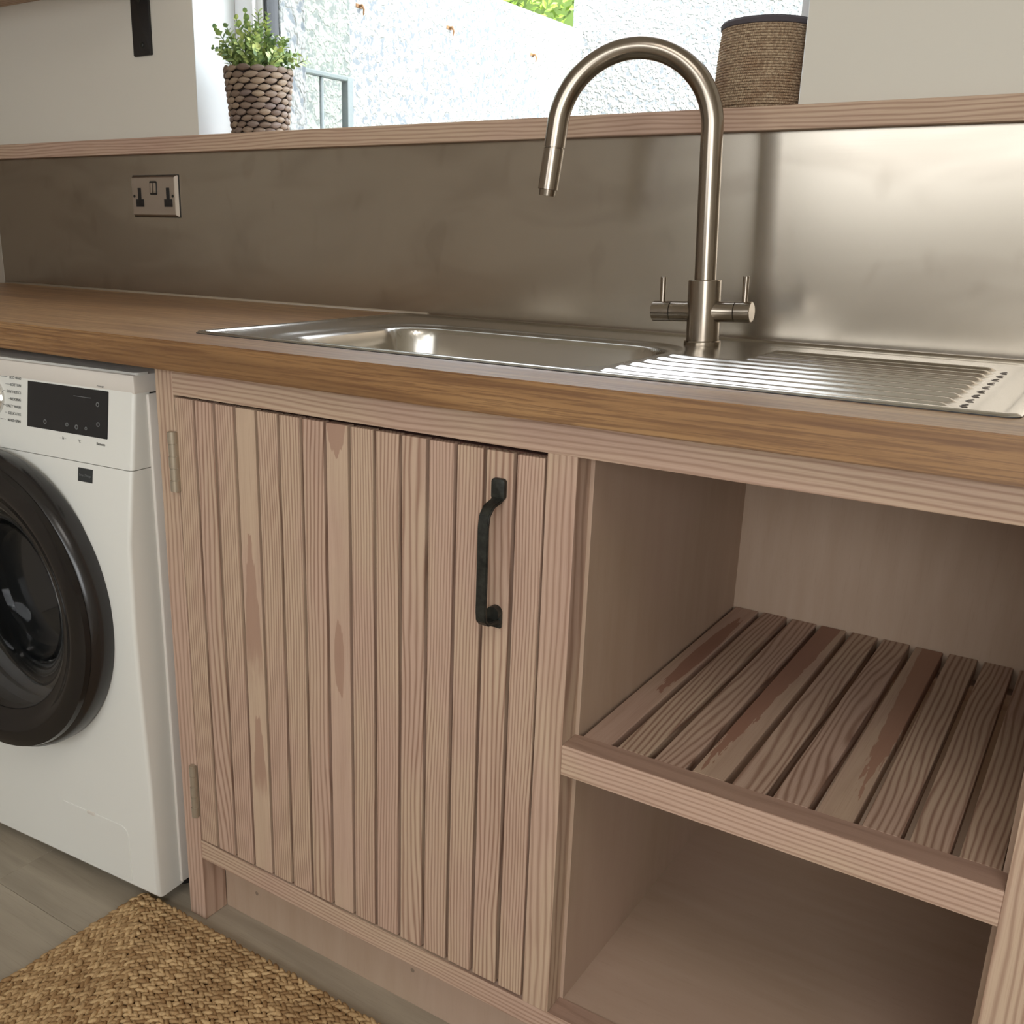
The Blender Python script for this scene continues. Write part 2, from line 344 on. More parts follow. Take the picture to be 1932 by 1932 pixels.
def tube(bm, pts, rad, seg=16, cap=True, mi=0, smooth=True):
    """swept tube along pts; rad a number or list"""
    pts = [Vector(p) for p in pts]; n = len(pts); R = rad if isinstance(rad, (list, tuple)) else [rad] * n
    t0 = (pts[1] - pts[0]).normalized(); ref = Vector((0, 0, 1)) if abs(t0.z) < 0.9 else Vector((1, 0, 0))
    u = t0.cross(ref).normalized(); rings = []
    for i, p in enumerate(pts):
        t = ((pts[i + 1] - p).normalized() if i == 0 else (p - pts[i - 1]).normalized() if i == n - 1 else ((pts[i + 1] - p).normalized() + (p - pts[i - 1]).normalized()).normalized())
        u = (u - t * u.dot(t)).normalized(); w = t.cross(u)
        rings.append([bm.verts.new(p + (u * math.cos(2 * PI * j / seg) + w * math.sin(2 * PI * j / seg)) * R[i]) for j in range(seg)])
    for a, b in zip(rings, rings[1:]):
        for j in range(seg):
            f = bm.faces.new((a[j], a[(j + 1) % seg], b[(j + 1) % seg], b[j])); f.smooth = smooth; f.material_index = mi
    if cap:
        f = bm.faces.new(list(reversed(rings[0]))); f.material_index = mi; f = bm.faces.new(rings[-1]); f.material_index = mi
    return bm
def lathe(bm, prof, seg=48, M4=None, mi=0, closed=False):
    """prof list of (r, h) about Z"""
    rings = []
    for r, h in prof:
        rings.append([bm.verts.new((M4 @ Vector((r * math.cos(2 * PI * j / seg), r * math.sin(2 * PI * j / seg), h))) if M4 else (r * math.cos(2 * PI * j / seg), r * math.sin(2 * PI * j / seg), h)) for j in range(seg)])
    pairs = list(zip(rings, rings[1:])) + ([(rings[-1], rings[0])] if closed else [])
    for a, b in pairs:
        for j in range(seg):
            f = bm.faces.new((a[j], a[(j + 1) % seg], b[(j + 1) % seg], b[j])); f.smooth = True; f.material_index = mi
    return rings
def fill(bm, ring, mi=0, flip=False):
    f = bm.faces.new(ring if not flip else list(reversed(ring))); f.material_index = mi; return f
def prism(bm, poly, axis, a, b, bev=0.0, mi=0):
    """extrude a 2D polygon along axis from a to b; poly coords are the two other axes in order"""
    def P(p, h): return {'x': (h, p[0], p[1]), 'y': (p[0], h, p[1]), 'z': (p[0], p[1], h)}[axis]
    t = bmesh.new(); A = [t.verts.new(P(p, a)) for p in poly]; B = [t.verts.new(P(p, b)) for p in poly]
    t.faces.new(A); t.faces.new(list(reversed(B)))
    for i in range(len(poly)): t.faces.new((A[i], B[i], B[(i + 1) % len(poly)], A[(i + 1) % len(poly)]))
    bmesh.ops.recalc_face_normals(t, faces=t.faces)
    if bev: bmesh.ops.bevel(t, geom=list(t.edges), offset=bev, segments=2, profile=0.5, affect='EDGES')
    join(bm, t, mi); return bm
def part(name, a, b, mat, parent, bev=0.0012, **k):
    return obj(name, box(BM(), a, b, bev, 2), mat, parent, **k)
def dup(o, parent, off=(0, 0, 0)):
    c = o.copy(); COL.objects.link(c); c.parent = parent; c.location = Vector(o.location) + Vector(off)
    return c
def text_mesh(items, name, mat, parent, **k):
    """items: (string, size, location, rotation matrix); merged flat lettering"""
    bm = BM()
    for s, size, M4, align in items:
        cu = bpy.data.curves.new('t', 'FONT'); cu.body = s; cu.size = size; cu.align_x = align; cu.extrude = 0.0001
        to = bpy.data.objects.new('t', cu); COL.objects.link(to)
        dg = bpy.context.evaluated_depsgraph_get(); me = bpy.data.meshes.new_from_object(to.evaluated_get(dg))
        me.transform(M4); bm.from_mesh(me)
        bpy.data.meshes.remove(me); bpy.data.objects.remove(to, do_unlink=True); bpy.data.curves.remove(cu)
    return obj(name, bm, mat, parent, local=True, **k)

YS = 0.57; YW = 0.573; TOP = 0.92; XL = -1.2477; XR = 3.0; YB = -3.4; CEIL = 2.4; YO = 0.80
WX0, WX1, WZ0, WZ1 = -0.525, 0.6668, 1.17, 2.15

# ------------------------------------------------------------------ room shell
bm = BM()
for a, b in [((XL - .2, YW, 0), (WX0, YO, 5.9)), ((WX1, YW, 0), (XR + .2, YO, 5.9)), ((WX0, YW, 0), (WX1, YO, WZ0)), ((WX0, YW, WZ1), (WX1, YO, 5.9))]: box(bm, a, b)
wb = obj('wall_back', bm, M['wall'], kind='structure', label='warm white plastered wall around the window above the steel splashback')
obj('wall_left', box(BM(), (XL - .2, YB - .2, 0), (XL - .002, YW, CEIL + .1)), M['wall_darkened'], kind='structure', label='plain wall at the left end of the worktop')
obj('wall_right', box(BM(), (XR, YB - .2, 0), (XR + .2, YW, CEIL + .1)), M['wall'], kind='structure', label='plain wall at the right end of the room')
obj('wall_front', box(BM(), (XL - .2, YB - .2, 0), (XR + .2, YB, CEIL + .1)), M['wall'], kind='structure', label='plain wall behind the viewer')
obj('ceiling', box(BM(), (XL - .2, YB - .2, CEIL), (XR + .2, YW, CEIL + .15)), M['wall'], kind='structure', label='plain white ceiling')
obj('roof', box(BM(), (XL - .2, -4, 5.75), (XR + .2, 0.9, 5.92)), M['ground'], kind='structure', label='roof of the house above the room')
fl = obj('floor', box(BM(), (XL - .2, YB - .2, -.05), (XR + .2, YW, -.006)), M['subfloor'], kind='structure', label='floor of grey oak planks running along the units')
pw, pl = 0.19, 1.3; k = 0
y = -0.136 - pw * 17
row = 0
plank_me = None
while y < YS:
    x = XL - (0.37 * row % 1.0) * pl
    y1 = min(y + pw, YS)
    while x < XR:
        xa, xb = max(x, XL), min(x + pl, XR)
        if xb - xa > .02 and y1 - y > .01: obj('plank', box(BM(), (xa + .0003, y + .0003, -.006), (xb - .0003, y1 - .0003, 0), 0.0006), M['plank'], fl)
        x += pl
    y += pw; row += 1

# exterior roughcast skin on the house wall and its reveals
bm = BM()
for a, b in [((XL - .2, YO, 0), (WX0 + .075, YO + .012, 5.9)), ((WX1 - .04, YO, 0), (XR + .2, YO + .012, 5.9)), ((WX0, .737, WZ0), (WX0 + .075, YO + .01, WZ1)), ((WX1 - .04, .737, WZ0), (WX1, YO + .01, WZ1))]: box(bm, a, b, .002)
obj('trim_1', bm, M['cast'], kind='structure', label='white roughcast render on the outer face and reveals of the window wall')

# window
win = empty('window_1', (0.07, 0.7, WZ0), kind='structure', label='wide white framed window above the sink')
bm = BM(); F0, F1 = .683, .735
box(bm, (WX0, F0, WZ0), (WX0 + .052, F1, WZ1), .004, 2); box(bm, (WX1 - .045, F0, WZ0), (WX1, F1, WZ1), .004, 2)
box(bm, (WX0, F0, WZ0), (WX1, F1, 1.222), .004, 2); box(bm, (WX0, F0, WZ1 - .06), (WX1, F1, WZ1), .004, 2)
box(bm, (WX0 + .05, F0 + .012, WZ0), (WX0 + .066, F1, WZ1), .003, 2)
obj('window_frame', bm, M['upvc'], win, smooth=True)
bm = BM(); box(bm, (WX0 + .0655, F0 + .016, WZ0), (WX0 + .074, F1, WZ1), .002); box(bm, (WX1 - .050, F0 + .02, WZ0), (WX1 - .044, F1, WZ1), .002)
obj('gasket', bm, M['gasket'], win, smooth=True, label='dark rubber strip beside the glass')
obj('pane', box(BM(), (WX0 + .07, .712, 1.20), (WX1 - .04, .716, WZ1 - .05)), M['pane'], win)
# inner reveal linings, brighter gloss paint
bm = BM(); box(bm, (WX0 - .0005, YW + .0005, 1.2), (WX0 + .001, F0, WZ1)); box(bm, (WX1 - .001, YW + .0005, 1.2), (WX1 + .0005, F0, WZ1)); box(bm, (WX0, YW + .0005, WZ1 - .001), (WX1, F0, WZ1 + .0005))
obj('trim_2', bm, M['reveal'], kind='structure', label='white painted inner reveal of the window')

HOOKS = [(-1.418, 2.725, 1.8545), (-1.418, 3.393, 1.8503), (-1.418, 2.158, 1.8337)]
# ------------------------------------------------------------------ outdoors
obj('ground', box(BM(), (-9, YO, -.1), (9, 12, -.0)), M['ground'], kind='structure', label='paved yard outside the window')
obj('wall_yard', box(BM(), (-1.75, 2.07, 0), (-1.42, 3.9, 2.03), .006), M['cast'], kind='structure', label='white roughcast boundary wall seen through the window')
obj('wall_yard_near', box(BM(), (-1.78, .83, 0), (-1.38, 2.065, 2.6), .006), M['cast_g'], kind='structure', label='greyer roughcast wall section behind the railing')
obj('wall_yard_end', box(BM(), (-1.478, 3.87, 0), (3.5, 4.2, 2.45), .006), M['cast'], kind='structure', label='tall white roughcast wall at the end of the yard')
for hx, hy, hz_ in HOOKS:
    bm = BM(); tube(bm, [(-1.422, hy, hz_), (-1.405, hy, hz_ + .002), (-1.398, hy + .002, hz_ - .012), (-1.401, hy + .002, hz_ - .03)], [.006, .005, .004, .002], 8); box(bm, (-1.424, hy - .018, hz_ - .006), (-1.417, hy + .018, hz_ + .008), .002)
    obj('rusty_hook', bm, M['rust'], bpy.data.objects['wall_yard'], smooth=True)
rl = empty('metal_railing', (-1.075, 1.4, 0), label='galvanised metal railing in front of the greyish roughcast wall outside', cat='railing')
bm = BM(); box(bm, (-1.09, .95, 1.506), (-1.066, 1.70, 1.520), .003); obj('rail', bm, M['galv'], rl, smooth=True)
for i, yy in enumerate([1.02, 1.14, 1.26, 1.38, 1.50]):
    obj('bar', tube(BM(), [(-1.078, yy + .065, 0), (-1.078, yy + .065, 1.508)], .0065, 10), M['galv'], rl)
obj('post', box(BM(), (-1.092, 1.672, 0), (-1.064, 1.700, 1.518), .004, 2), M['galv'], rl, smooth=True)
hd = empty('hedge', (-3.2, 4.6, 0), label='sunlit yellow-green hedge rising above the yard wall', cat='hedge')
rnd = random.Random(3)
vs, fs = [], []
for i in range(16000):
    x = rnd.uniform(-4.6, -1.9); yy = 4.3 + rnd.random() ** 2 * .5 + .25 * math.sin(x * 3); z = rnd.uniform(1.5, 3.9)
    c = Vector((x, yy, z)); nrm = Vector((rnd.gauss(0, .6), rnd.gauss(-.7, .6), rnd.gauss(.5, .6))).normalized()
    u = nrm.orthogonal().normalized(); u.rotate(Matrix.Rotation(rnd.random() * 6.28, 3, nrm)); w = nrm.cross(u); s = rnd.uniform(.014, .03); b = len(vs)
    vs += [c - u * s, c + w * s * .5 + nrm * .003, c + u * s, c - w * s * .5 + nrm * .003]; fs.append((b, b + 1, b + 2, b + 3))
obj('foliage', (vs, [], fs), M['hedge'], hd, kind='stuff')
obj('hedge_core', box(BM(), (-4.7, 4.75, 0), (-1.8, 5.3, 3.7), .1, 3), plain('hedge_shade', srgb(70, 92, 34), .9), hd, smooth=True)

# ------------------------------------------------------------------ base cabinet
cab = empty('base_cabinet', (0.57, 0.27, 0), label='washed pine sink cabinet with a slatted door and an open slatted shelf', cat='cabinet')
ZR, ZB, ZD, ZT = .1138, .1457, .8425, .8800
IX0, IX1, RS0, RS1 = .6167, .6522, 1.0963, 1.134
LD = .0457; PD = .0322
part('leg', (0, 0, 0), (.0353, LD, ZT), M['pine_z'], cab)
part('stile', (IX0, 0, ZB - .0002), (IX1, PD, ZD + .0002), M['pine_z'], cab, .0008)
part('leg', (RS0, 0, 0), (RS1, LD, ZD + .0002), M['pine_z'], cab, .0008)
part('top_rail', (.0353, -.0002, ZD), (RS1, PD, ZT), M['pine_x'], cab, .0008)
part('bottom_rail', (.0353, 0, ZR), (RS0, PD, ZB), M['pine_x'], cab, .0010)
part('shelf_rail', (IX1, 0, .4756), (RS0, PD + .001, .5122), M['pine_x'], cab, .0010)
for za, zb2, yb2 in ((.5119, .51265, PD + .001), (ZB - .0003, ZB + .0005, PD)): obj('rail_top_face', box(BM(), (IX1 + .0003, .0012, za), (RS0 - .0003, yb2, zb2)), M['red'], cab, label='darker reddish upper face of the rail')
part('plinth', (.0353, LD, 0), (RS1, LD + .018, ZR + .01), M['plinth'], cab, .0005)
for px in (.1055, .413): obj('nail_mark', tube(BM(), [(px, LD - .0003, .052 if px < .3 else .058), (px, LD + .002, .052 if px < .3 else .058)], .0034, 12), plain('filled_nail_hole', srgb(134, 116, 100), .8), cab)
part('side_panel', (.0, LD, 0), (.018, .555, ZT), M['ply'], cab, .0005)
part('divider_panel', (.6386, PD, ZB - .02), (.6566, .556, ZT), M['ply'], cab, .0004)
part('side_panel', (1.0915, PD, ZB - .02), (1.1095, .556, ZT), M['ply'], cab, .0004)
part('back_panel', (.018, .5445 + .008, .1), (1.1095, .5625, ZT), M['ply'], cab, .0004)
part('base_panel', (.018, PD, ZB - .018), (1.0915, .5525, ZB - .0004), M['ply_f'], cab, .0004)
for ya, yb2 in ((PD + .001, PD + .022), (.505, .527)): obj('cleat', box(BM(), (.6566, ya, .468), (1.0915, yb2, .4915), .001), M['red'], cab)
# shelf slats
PITCH = .0437; s0 = None
for i in range(10):
    x0 = .6612 + i * PITCH
    o = part('shelf_slat', (x0, PD + .0012, .4917), (x0 + .0358, .5505 + (0.0015 if i % 3 else 0), .5122 + (.0004 if i % 2 else 0)), M['deep_%d' % i] if i in (0, 3, 6) else M['pine_y'], cab, .0012)
# door
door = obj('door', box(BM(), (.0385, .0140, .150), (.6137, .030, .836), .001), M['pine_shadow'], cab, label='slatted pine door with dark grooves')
DP = (IX0 - .0353) / 15
for i in range(15):
    x0 = .0353 + i * DP + (.0018 if i == 0 else .0025); x1 = .0353 + (i + 1) * DP - (.0025 if i < 14 else .0030)
    zt = .8394 - .0036 * i / 14; zb = .1485 + .0022 * (i / 14)
    m = M['slat_a'] if i == 3 else M['slat_b'] if i == 7 else M['slat_w'] if i in (1, 6, 10, 13) else M['slat']
    obj('slat', box(BM(), (x0, .0002, zb), (x1, .0138, zt), .0010, 2), m, door)
# knots on two slats, as small raised discs of end grain
# handle (child of the door)
bm = BM()
prof = [(.0004, .806), (.0004, .786), (-.006, .7805), (-.020, .7775), (-.0275, .770), (-.0295, .758), (-.0295, .66), (-.0285, .651), (-.024, .6465), (-.012, .6455), (-.0050, .6445), (-.0004, .640), (.0004, .634)]
P0 = [(y, z) for y, z in prof]
def offs(P, d):
    out = []
    for i, p in enumerate(P):
        a = Vector(P[max(i - 1, 0)]); b = Vector(P[min(i + 1, len(P) - 1)]); t = (b - a).normalized(); out.append((p[0] - t.y * -d, p[1] - t.x * d) if False else (p[0] + t.y * d, p[1] - t.x * d))
    return out
P1 = offs(P0, .0042)
wid = [.0084, .0080, .0070, .0066, .0066, .0066, .0066, .0066, .0068, .0072, .0080, .0084, .0084]
cxs = [.5600] * 13
t = bmesh.new(); L = []
for (a, b, w) in zip(P0, P1, wid):
    L.append([t.verts.new((.5600 - w, a[0], a[1])), t.verts.new((.5600 + w, a[0], a[1])), t.verts.new((.5600 + w, b[0], b[1])), t.verts.new((.5600 - w, b[0], b[1]))])
for A, B in zip(L, L[1:]):
    for j in range(4): t.faces.new((A[j], A[(j + 1) % 4], B[(j + 1) % 4], B[j]))
t.faces.new(L[0]); t.faces.new(list(reversed(L[-1]))); bmesh.ops.recalc_face_normals(t, faces=t.faces)
bmesh.ops.bevel(t, geom=list(t.edges), offset=.0009, segments=2, affect='EDGES'); join(bm, t)
hb = obj('handle', bm, M['iron'], door, smooth=True, label='black iron pull handle near the right edge of the door')
# rounded foot plates
def plate(cx, cz, w, h, y0, y1, r=.004):
    pts = []
    for (sx, sz, a0) in ((1, 1, 0), (-1, 1, 90), (-1, -1, 180), (1, -1, 270)):
        for k in range(5):
            a = math.radians(a0 + k * 22.5); pts.append((cx + sx * (w / 2 - r) + r * math.cos(a), cz + sz * (h / 2 - r) + r * math.sin(a)))
    return prism(BM(), pts, 'y', y0, y1, .0008)
obj('foot_plate', plate(.5600, .795, .0172, .024, -.0052, .0006), M['iron'], hb, smooth=True)
bm = plate(.5600, .6445, .0172, .020, -.0046, .0006)
tube(bm, [(.5600, .0002, .6515), (.5600, -.009, .6515)], .0085, 20); obj('foot_plate', bm, M['iron'], hb, smooth=True)
# hinges
def hinge(z0, z1, r, cx, name='hinge'):
    bm = BM(); n = 5
    for k in range(n):
        a = z0 + (z1 - z0) * k / n + .0009; b = z0 + (z1 - z0) * (k + 1) / n - .0009
        rr = r * (.90 if k % 2 else 1.0); tube(bm, [(cx, -.004, a), (cx, -.004, b)], rr, 20)
    tube(bm, [(cx, -.004, z0), (cx, -.004, z1)], r * .8, 14)
    box(bm, (cx - r, -.004, z0 + .001), (cx + r * .9, .006, z1 - .001), .0004)
    return obj(name, bm, M['hinge'], door, smooth=True)
hinge(.7075, .7925, .0070, .0335); hinge(.1885, .2778, .0055, .0312)

# ------------------------------------------------------------------ worktop with sink cut-out
wt = BM(); Y0, Y1 = -.0295, YS
ox0, ox1, oy0, oy1 = .06, 1.0, .075, .53
t = bmesh.new()
def quadbox(a, b): box(t, a, b)
outer = [(XL, Y0), (1.9, Y0), (1.9, Y1), (XL, Y1)]; inner = [(ox0, oy0), (ox1, oy0), (ox1, oy1), (ox0, oy1)]
zt_, zb_ = TOP, .8805
vo = [[t.verts.new((*p, z)) for p in outer] for z in (zb_, zt_)]; vi = [[t.verts.new((*p, z)) for p in inner] for z in (zb_, zt_)]
for j in range(4):
    k2 = (j + 1) % 4
    t.faces.new((vo[1][j], vo[1][k2], vi[1][k2], vi[1][j])); t.faces.new((vo[0][k2], vo[0][j], vi[0][j], vi[0][k2]))
    t.faces.new((vo[0][j], vo[0][k2], vo[1][k2], vo[1][j])); t.faces.new((vi[0][k2], vi[0][j], vi[1][j], vi[1][k2]))
fe = [e for e in t.edges if all(abs(v.co.y - Y0) < 1e-6 for v in e.verts)]
bmesh.ops.bevel(t, geom=fe, offset=.0015, segments=2, affect='EDGES'); join(wt, t)
obj('worktop', wt, M['oak'], label='oiled oak worktop running the length of the wall under the steel splashback', cat='worktop')

# splashback
sp = obj('splashback', box(BM(), (XL + .003, YS, TOP), (1.9, YW - .0005, 1.2056), .0006), M['splash'], label='brushed steel sheet splashback between the worktop and the window shelf', cat='splashback')
obj('sealant_bead', tube(BM(), [(XL + .01, YS - .002, TOP + .001), (.05, YS - .002, TOP + .001)], .0035, 8), M['seal'], sp)

# window shelf / sill board
bm = BM(); box(bm, (XL, .552, 1.2056), (1.9, YW, 1.2366), .0012, 2); box(bm, (WX0 + .001, YW - .003, 1.2076), (WX1 - .001, F0, 1.2366))
obj('window_shelf', bm, M['pine_x'], label='long washed pine shelf board running under the window above the splashback', cat='shelf')

# upper shelf and bracket at top left
obj('upper_shelf', box(BM(), (XL, .33, 1.5276), (-.56, YW, 1.556), .0012, 2), M['pine_x'], label='washed pine shelf cut off at the top left corner, held by the black bracket', cat='shelf')
br = empty('shelf_bracket', (-.673, YW, 1.39), label='black flat steel shelf bracket screwed to the wall left of the window', cat='bracket')
obj('wall_plate', plate(-.673, 1.46, .054, .1335, YW - .0055, YW - .0002, .003), M['black'], br, smooth=True)
obj('arm', box(BM(), (-.70, .36, 1.5221), (-.646, YW - .0003, 1.5272), .0006), M['black'], br, smooth=True)
for zz in (1.413, 1.497):
    bm = BM(); Mx = Matrix.Translation((-.673, YW - .0055, zz)) @ Matrix.Rotation(PI / 2, 4, 'X'); rg = lathe(bm, [(.0058, -.001), (.0058, .0006), (.004, .0018), (.0012, .0020)], 18, Mx); fill(bm, rg[-1])
    bm2 = bm; obj('screw', bm2, M['iron'], br, smooth=True)

# double socket
sk = empty('double_socket', (-.661, YS, 1.122), label='brushed steel double switched socket with black inserts on the splashback', cat='socket')
SX, SZ = -.6612, 1.1223; PW, PH = .1445, .0835
t = bmesh.new(); bmesh.ops.create_cube(t, size=1); bmesh.ops.scale(t, vec=(PW, .0075, PH), verts=t.verts)
fe = [v for v in t.verts if v.co.y < 0]
for v in fe: v.co.x *= (PW - .010) / PW; v.co.z *= (PH - .010) / PH
bmesh.ops.translate(t, vec=(SX, YS - .00375, SZ), verts=t.verts); bmesh.ops.bevel(t, geom=list(t.edges), offset=.0008, segments=2, affect='EDGES')
bm = BM(); join(bm, t); obj('face_plate', bm, M['socket'], sk, smooth=True)
obj('plate_shadow', box(BM(), (SX - PW / 2 + .001, YS - .0010, SZ - PH / 2 - .0008), (SX + PW / 2 + .0018, YS - .0001, SZ + PH / 2 + .0006)), M['blackpl'], sk)  # dark sheet standing in for the plate's shadow at right and bottom
for cx in (-.0432, .0462):
    T = [(-.0125, -.0215), (.0125, -.0215), (.0125, -.0060), (.0050, -.0060), (.0050, .0165), (-.0050, .0165), (-.0050, -.0060), (-.0125, -.0060)]
    ins = obj('outlet_insert', prism(BM(), [(SX + cx + a, SZ + b) for a, b in T], 'y', YS - .0084, YS - .0072, .0004), M['blackpl'], sk, smooth=True)
    hb_ = BM(); box(hb_, (SX + cx - .0022, YS - .0086, SZ + .001), (SX + cx + .0022, YS - .0083, SZ + .0125)); box(hb_, (SX + cx - .0105, YS - .0086, SZ - .0145), (SX + cx - .0055, YS - .0083, SZ - .0105)); box(hb_, (SX + cx + .0055, YS - .0086, SZ - .0145), (SX + cx + .0105, YS - .0083, SZ - .0105))
    obj('pin_hole', hb_, M['black'], ins)
obj('switch_surround', plate(SX + .002, SZ + .0163, .0228, .0275, YS - .0082, YS - .0074, .003), M['blackpl'], sk, smooth=True)
for dx in (-.0052, .0052):
    bm = BM(); box(bm, (SX + .002 + dx - .0040, YS - .0102, SZ + .0062), (SX + .002 + dx + .0040, YS - .008, SZ + .0262), .0006, 2)
    obj('rocker_switch', bm, M['socket'], sk, smooth=True)
for dx in (-.0605, .0605):
    bm = BM(); Mx = Matrix.Translation((SX + dx, YS - .0074, SZ)) @ Matrix.Rotation(PI / 2, 4, 'X'); rg = lathe(bm, [(.0032, 0), (.0030, .0008), (.0012, .0012)], 14, Mx); fill(bm, rg[-1]); obj('screw', bm, M['iron'], sk, smooth=True)

# ------------------------------------------------------------------ sink
sink = empty('kitchen_sink', (.527, .3, TOP), label='stainless steel inset sink with wide bowl and ribbed drainer', cat='sink')
SX0, SX1, SY0, SY1 = .0161, 1.0376, .0555, .5480
def rrect(x0, x1, y0, y1, r, n=6):
    pts = []
    for cx, cy, a0 in ((x1 - r, y1 - r, 0), (x0 + r, y1 - r, 90), (x0 + r, y0 + r, 180), (x1 - r, y0 + r, 270)):
        for k in range(n + 1):
            a = math.radians(a0 + 90 * k / n); pts.append((cx + r * math.cos(a), cy + r * math.sin(a)))
    return pts
# height field for the sink sheet: rim, recessed deck, bowl and ribs
BX0, BX1, BY0, BY1, BR = .128, .602, .086, .402, .075
def sdrr(x, y, x0, x1, y0, y1, r):
    qx = abs(x - (x0 + x1) / 2) - (x1 - x0) / 2 + r; qy = abs(y - (y0 + y1) / 2) - (y1 - y0) / 2 + r
    return math.hypot(max(qx, 0), max(qy, 0)) + min(max(qx, qy), 0) - r
def sm(a, b, x):
    t_ = min(1, max(0, (x - a) / (b - a))); return t_ * t_ * (3 - 2 * t_)
RIBY = [.0945 + .0370 * i for i in range(10)]
def hz(x, y):
    d = sdrr(x, y, SX0, SX1, SY0, SY1, .014)
    h = .0035 - .0026 * sm(-.004, .0, d)                       # rim lip
    h -= .0030 * sm(-.010, -.017, d)                           # deck a little lower than the rim
    db = sdrr(x, y, BX0 - .022, BX1 + .012, BY0 - .012, BY1 + .022, BR + .015)
    h -= .0035 * sm(.004, -.006, db)                           # stepped ledge round the bowl
    dd = sdrr(x, y, .624, 1.0, .079, .512, .02)
    h -= .0015 * sm(.004, -.008, dd) * sm(.62, .66, x)
    if x > .60:
        for i, ry in enumerate(RIBY):
            xs = (.628 if i < 6 else .712); e = sm(xs - .004, xs + .006, x) * sm(.980, .968, x)
            dy = abs(y - ry)
            if dy < .011 and e > 0: h += .0036 * e * (0.5 + 0.5 * math.cos(PI * dy / .011))
    return h
def depth_b(d):
    # bowl wall profile from the mouth (d=0) inwards
    t_ = -d
    if t_ <= 0: return 0
    if t_ < .008: return .008 * (1 - math.sqrt(max(0, 1 - (t_ / .008) ** 2)))
    if t_ < .032: return .008 + (t_ - .008) / .024 * .122
    if t_ < .072:
        u_ = (t_ - .032) / .040; return .130 + .040 * math.sin(u_ * PI / 2)
    return .170 + (.004 * sm(.07, .15, t_))
def lin(a, b, s): n_ = max(1, int(round((b - a) / s))); return [a + (b - a) * i / n_ for i in range(n_ + 1)]
xs = sorted(set([round(v, 5) for v in lin(SX0, SX0 + .024, .002) + lin(SX0 + .024, .60, .0045) + lin(.60, .73, .0025) + lin(.73, .96, .012) + lin(.96, 1.0, .002) + lin(1.0, SX1, .0022)]))
ys = sorted(set([round(v, 5) for v in lin(SY0, SY0 + .03, .0018) + lin(SY0 + .03, .46, .0022) + lin(.46, SY1, .0026)]))
V, Fc, idx = [], [], {}
for j, yv in enumerate(ys):
    for i, xv in enumerate(xs):
        d = sdrr(xv, yv, SX0, SX1, SY0, SY1, .014)
        if d > .004: continue
        px, py = xv, yv
        if d > 0:
            # snap to the rounded corner
            cx_ = min(max(xv, SX0 + .014), SX1 - .014); cy_ = min(max(yv, SY0 + .014), SY1 - .014); vv = Vector((xv - cx_, yv - cy_)); vv.normalize(); px, py = cx_ + vv.x * .014, cy_ + vv.y * .014
        z = TOP + hz(px, py)
        db = sdrr(px, py, BX0, BX1, BY0, BY1, BR)
        if db < 0: z -= depth_b(db)
        idx[(i, j)] = len(V); V.append((px, py, z))
for j in range(len(ys) - 1):
    for i in range(len(xs) - 1):
        q = [(i, j), (i + 1, j), (i + 1, j + 1), (i, j + 1)]
        if all(a in idx for a in q): Fc.append([idx[a] for a in q])
so_ = obj('sink_sheet', (V, [], Fc), M['sink'], sink, smooth='all')
bm = BM(); pts = rrect(SX0, SX1, SY0, SY1, .014)
A = [bm.verts.new((p[0], p[1], TOP + .0010)) for p in pts]; B = [bm.verts.new((p[0], p[1], TOP + .0001)) for p in pts]
for i in range(len(pts)): bm.faces.new((A[i], B[i], B[(i + 1) % len(pts)], A[(i + 1) % len(pts)]))
obj('rim_edge', bm, M['gasket'], sink)
bm = BM(); rg = lathe(bm, [(.044, .0022), (.040, .004), (.034, .001), (.010, -.003)], 32, Matrix.Translation((.365, .244, TOP - .0035 - .174))); fill(bm, rg[-1])
obj('waste', bm, M['chrome'], sink, smooth=True)
# row of little pressed marks at the drainer's end
bm = BM()
for i in range(9):
    for q in (0, 1): box(bm, (.9835 + .001 * q, RIBY[0] + .018 + .037 * i - .012 + .012 * q, TOP - .0024), (.9895 - .0015 * q, RIBY[0] + .018 + .037 * i - .003 + .012 * q, TOP - .0004), .0008, 1, rot=(math.radians(24 - 48 * q), 'Z'))
obj('pressed_marks', bm, plain('dark_pressed_mark', srgb(92, 84, 80), .5, .6), sink, kind='stuff')

# ------------------------------------------------------------------ tap
TB = Vector((.6108, .438, TOP - .0012)); tilt = -.045
tap = empty('mixer_tap', TB, (0, tilt, 0), label='tall brushed nickel swan neck mixer tap with two side levers behind the sink', cat='tap')
def tp(name, bm, **k): return obj(name, bm, M['tap'], tap, smooth=True, local=True, **k)
bm = BM(); rg = lathe(bm, [(0.0245, -.001), (.0252, .0015), (.0252, .0065), (.0240, .0080), (.0222, .0082)], 40); tp('base_ring', bm)
bm = BM(); rg = lathe(bm, [(.0222, .006), (.0222, .0875), (.0214, .0885), (.0145, .0885)], 48); tp('body', bm)
bm = BM()
ang = math.atan2(-.058, -.2)                      # direction from column to spout
H = Vector((math.cos(ang), math.sin(ang), 0))
pts = [Vector((0, 0, .085)), Vector((0, 0, .18)), Vector((0, 0, .27))]
r = .1035; zc = .281; ctr = H * r + Vector((0, 0, zc))
sweep = math.radians(173.5)
for k in range(0, 37):
    a = sweep * k / 36; pts.append(ctr + (-H * math.cos(a) + Vector((0, 0, 1)) * math.sin(a)) * r)
end = pts[-1]; td = (pts[-1] - pts[-2]).normalized()
pts.append(end + td * .026)
tube(bm, pts, .0145, 32); tp('neck', bm)
e2 = pts[-1]
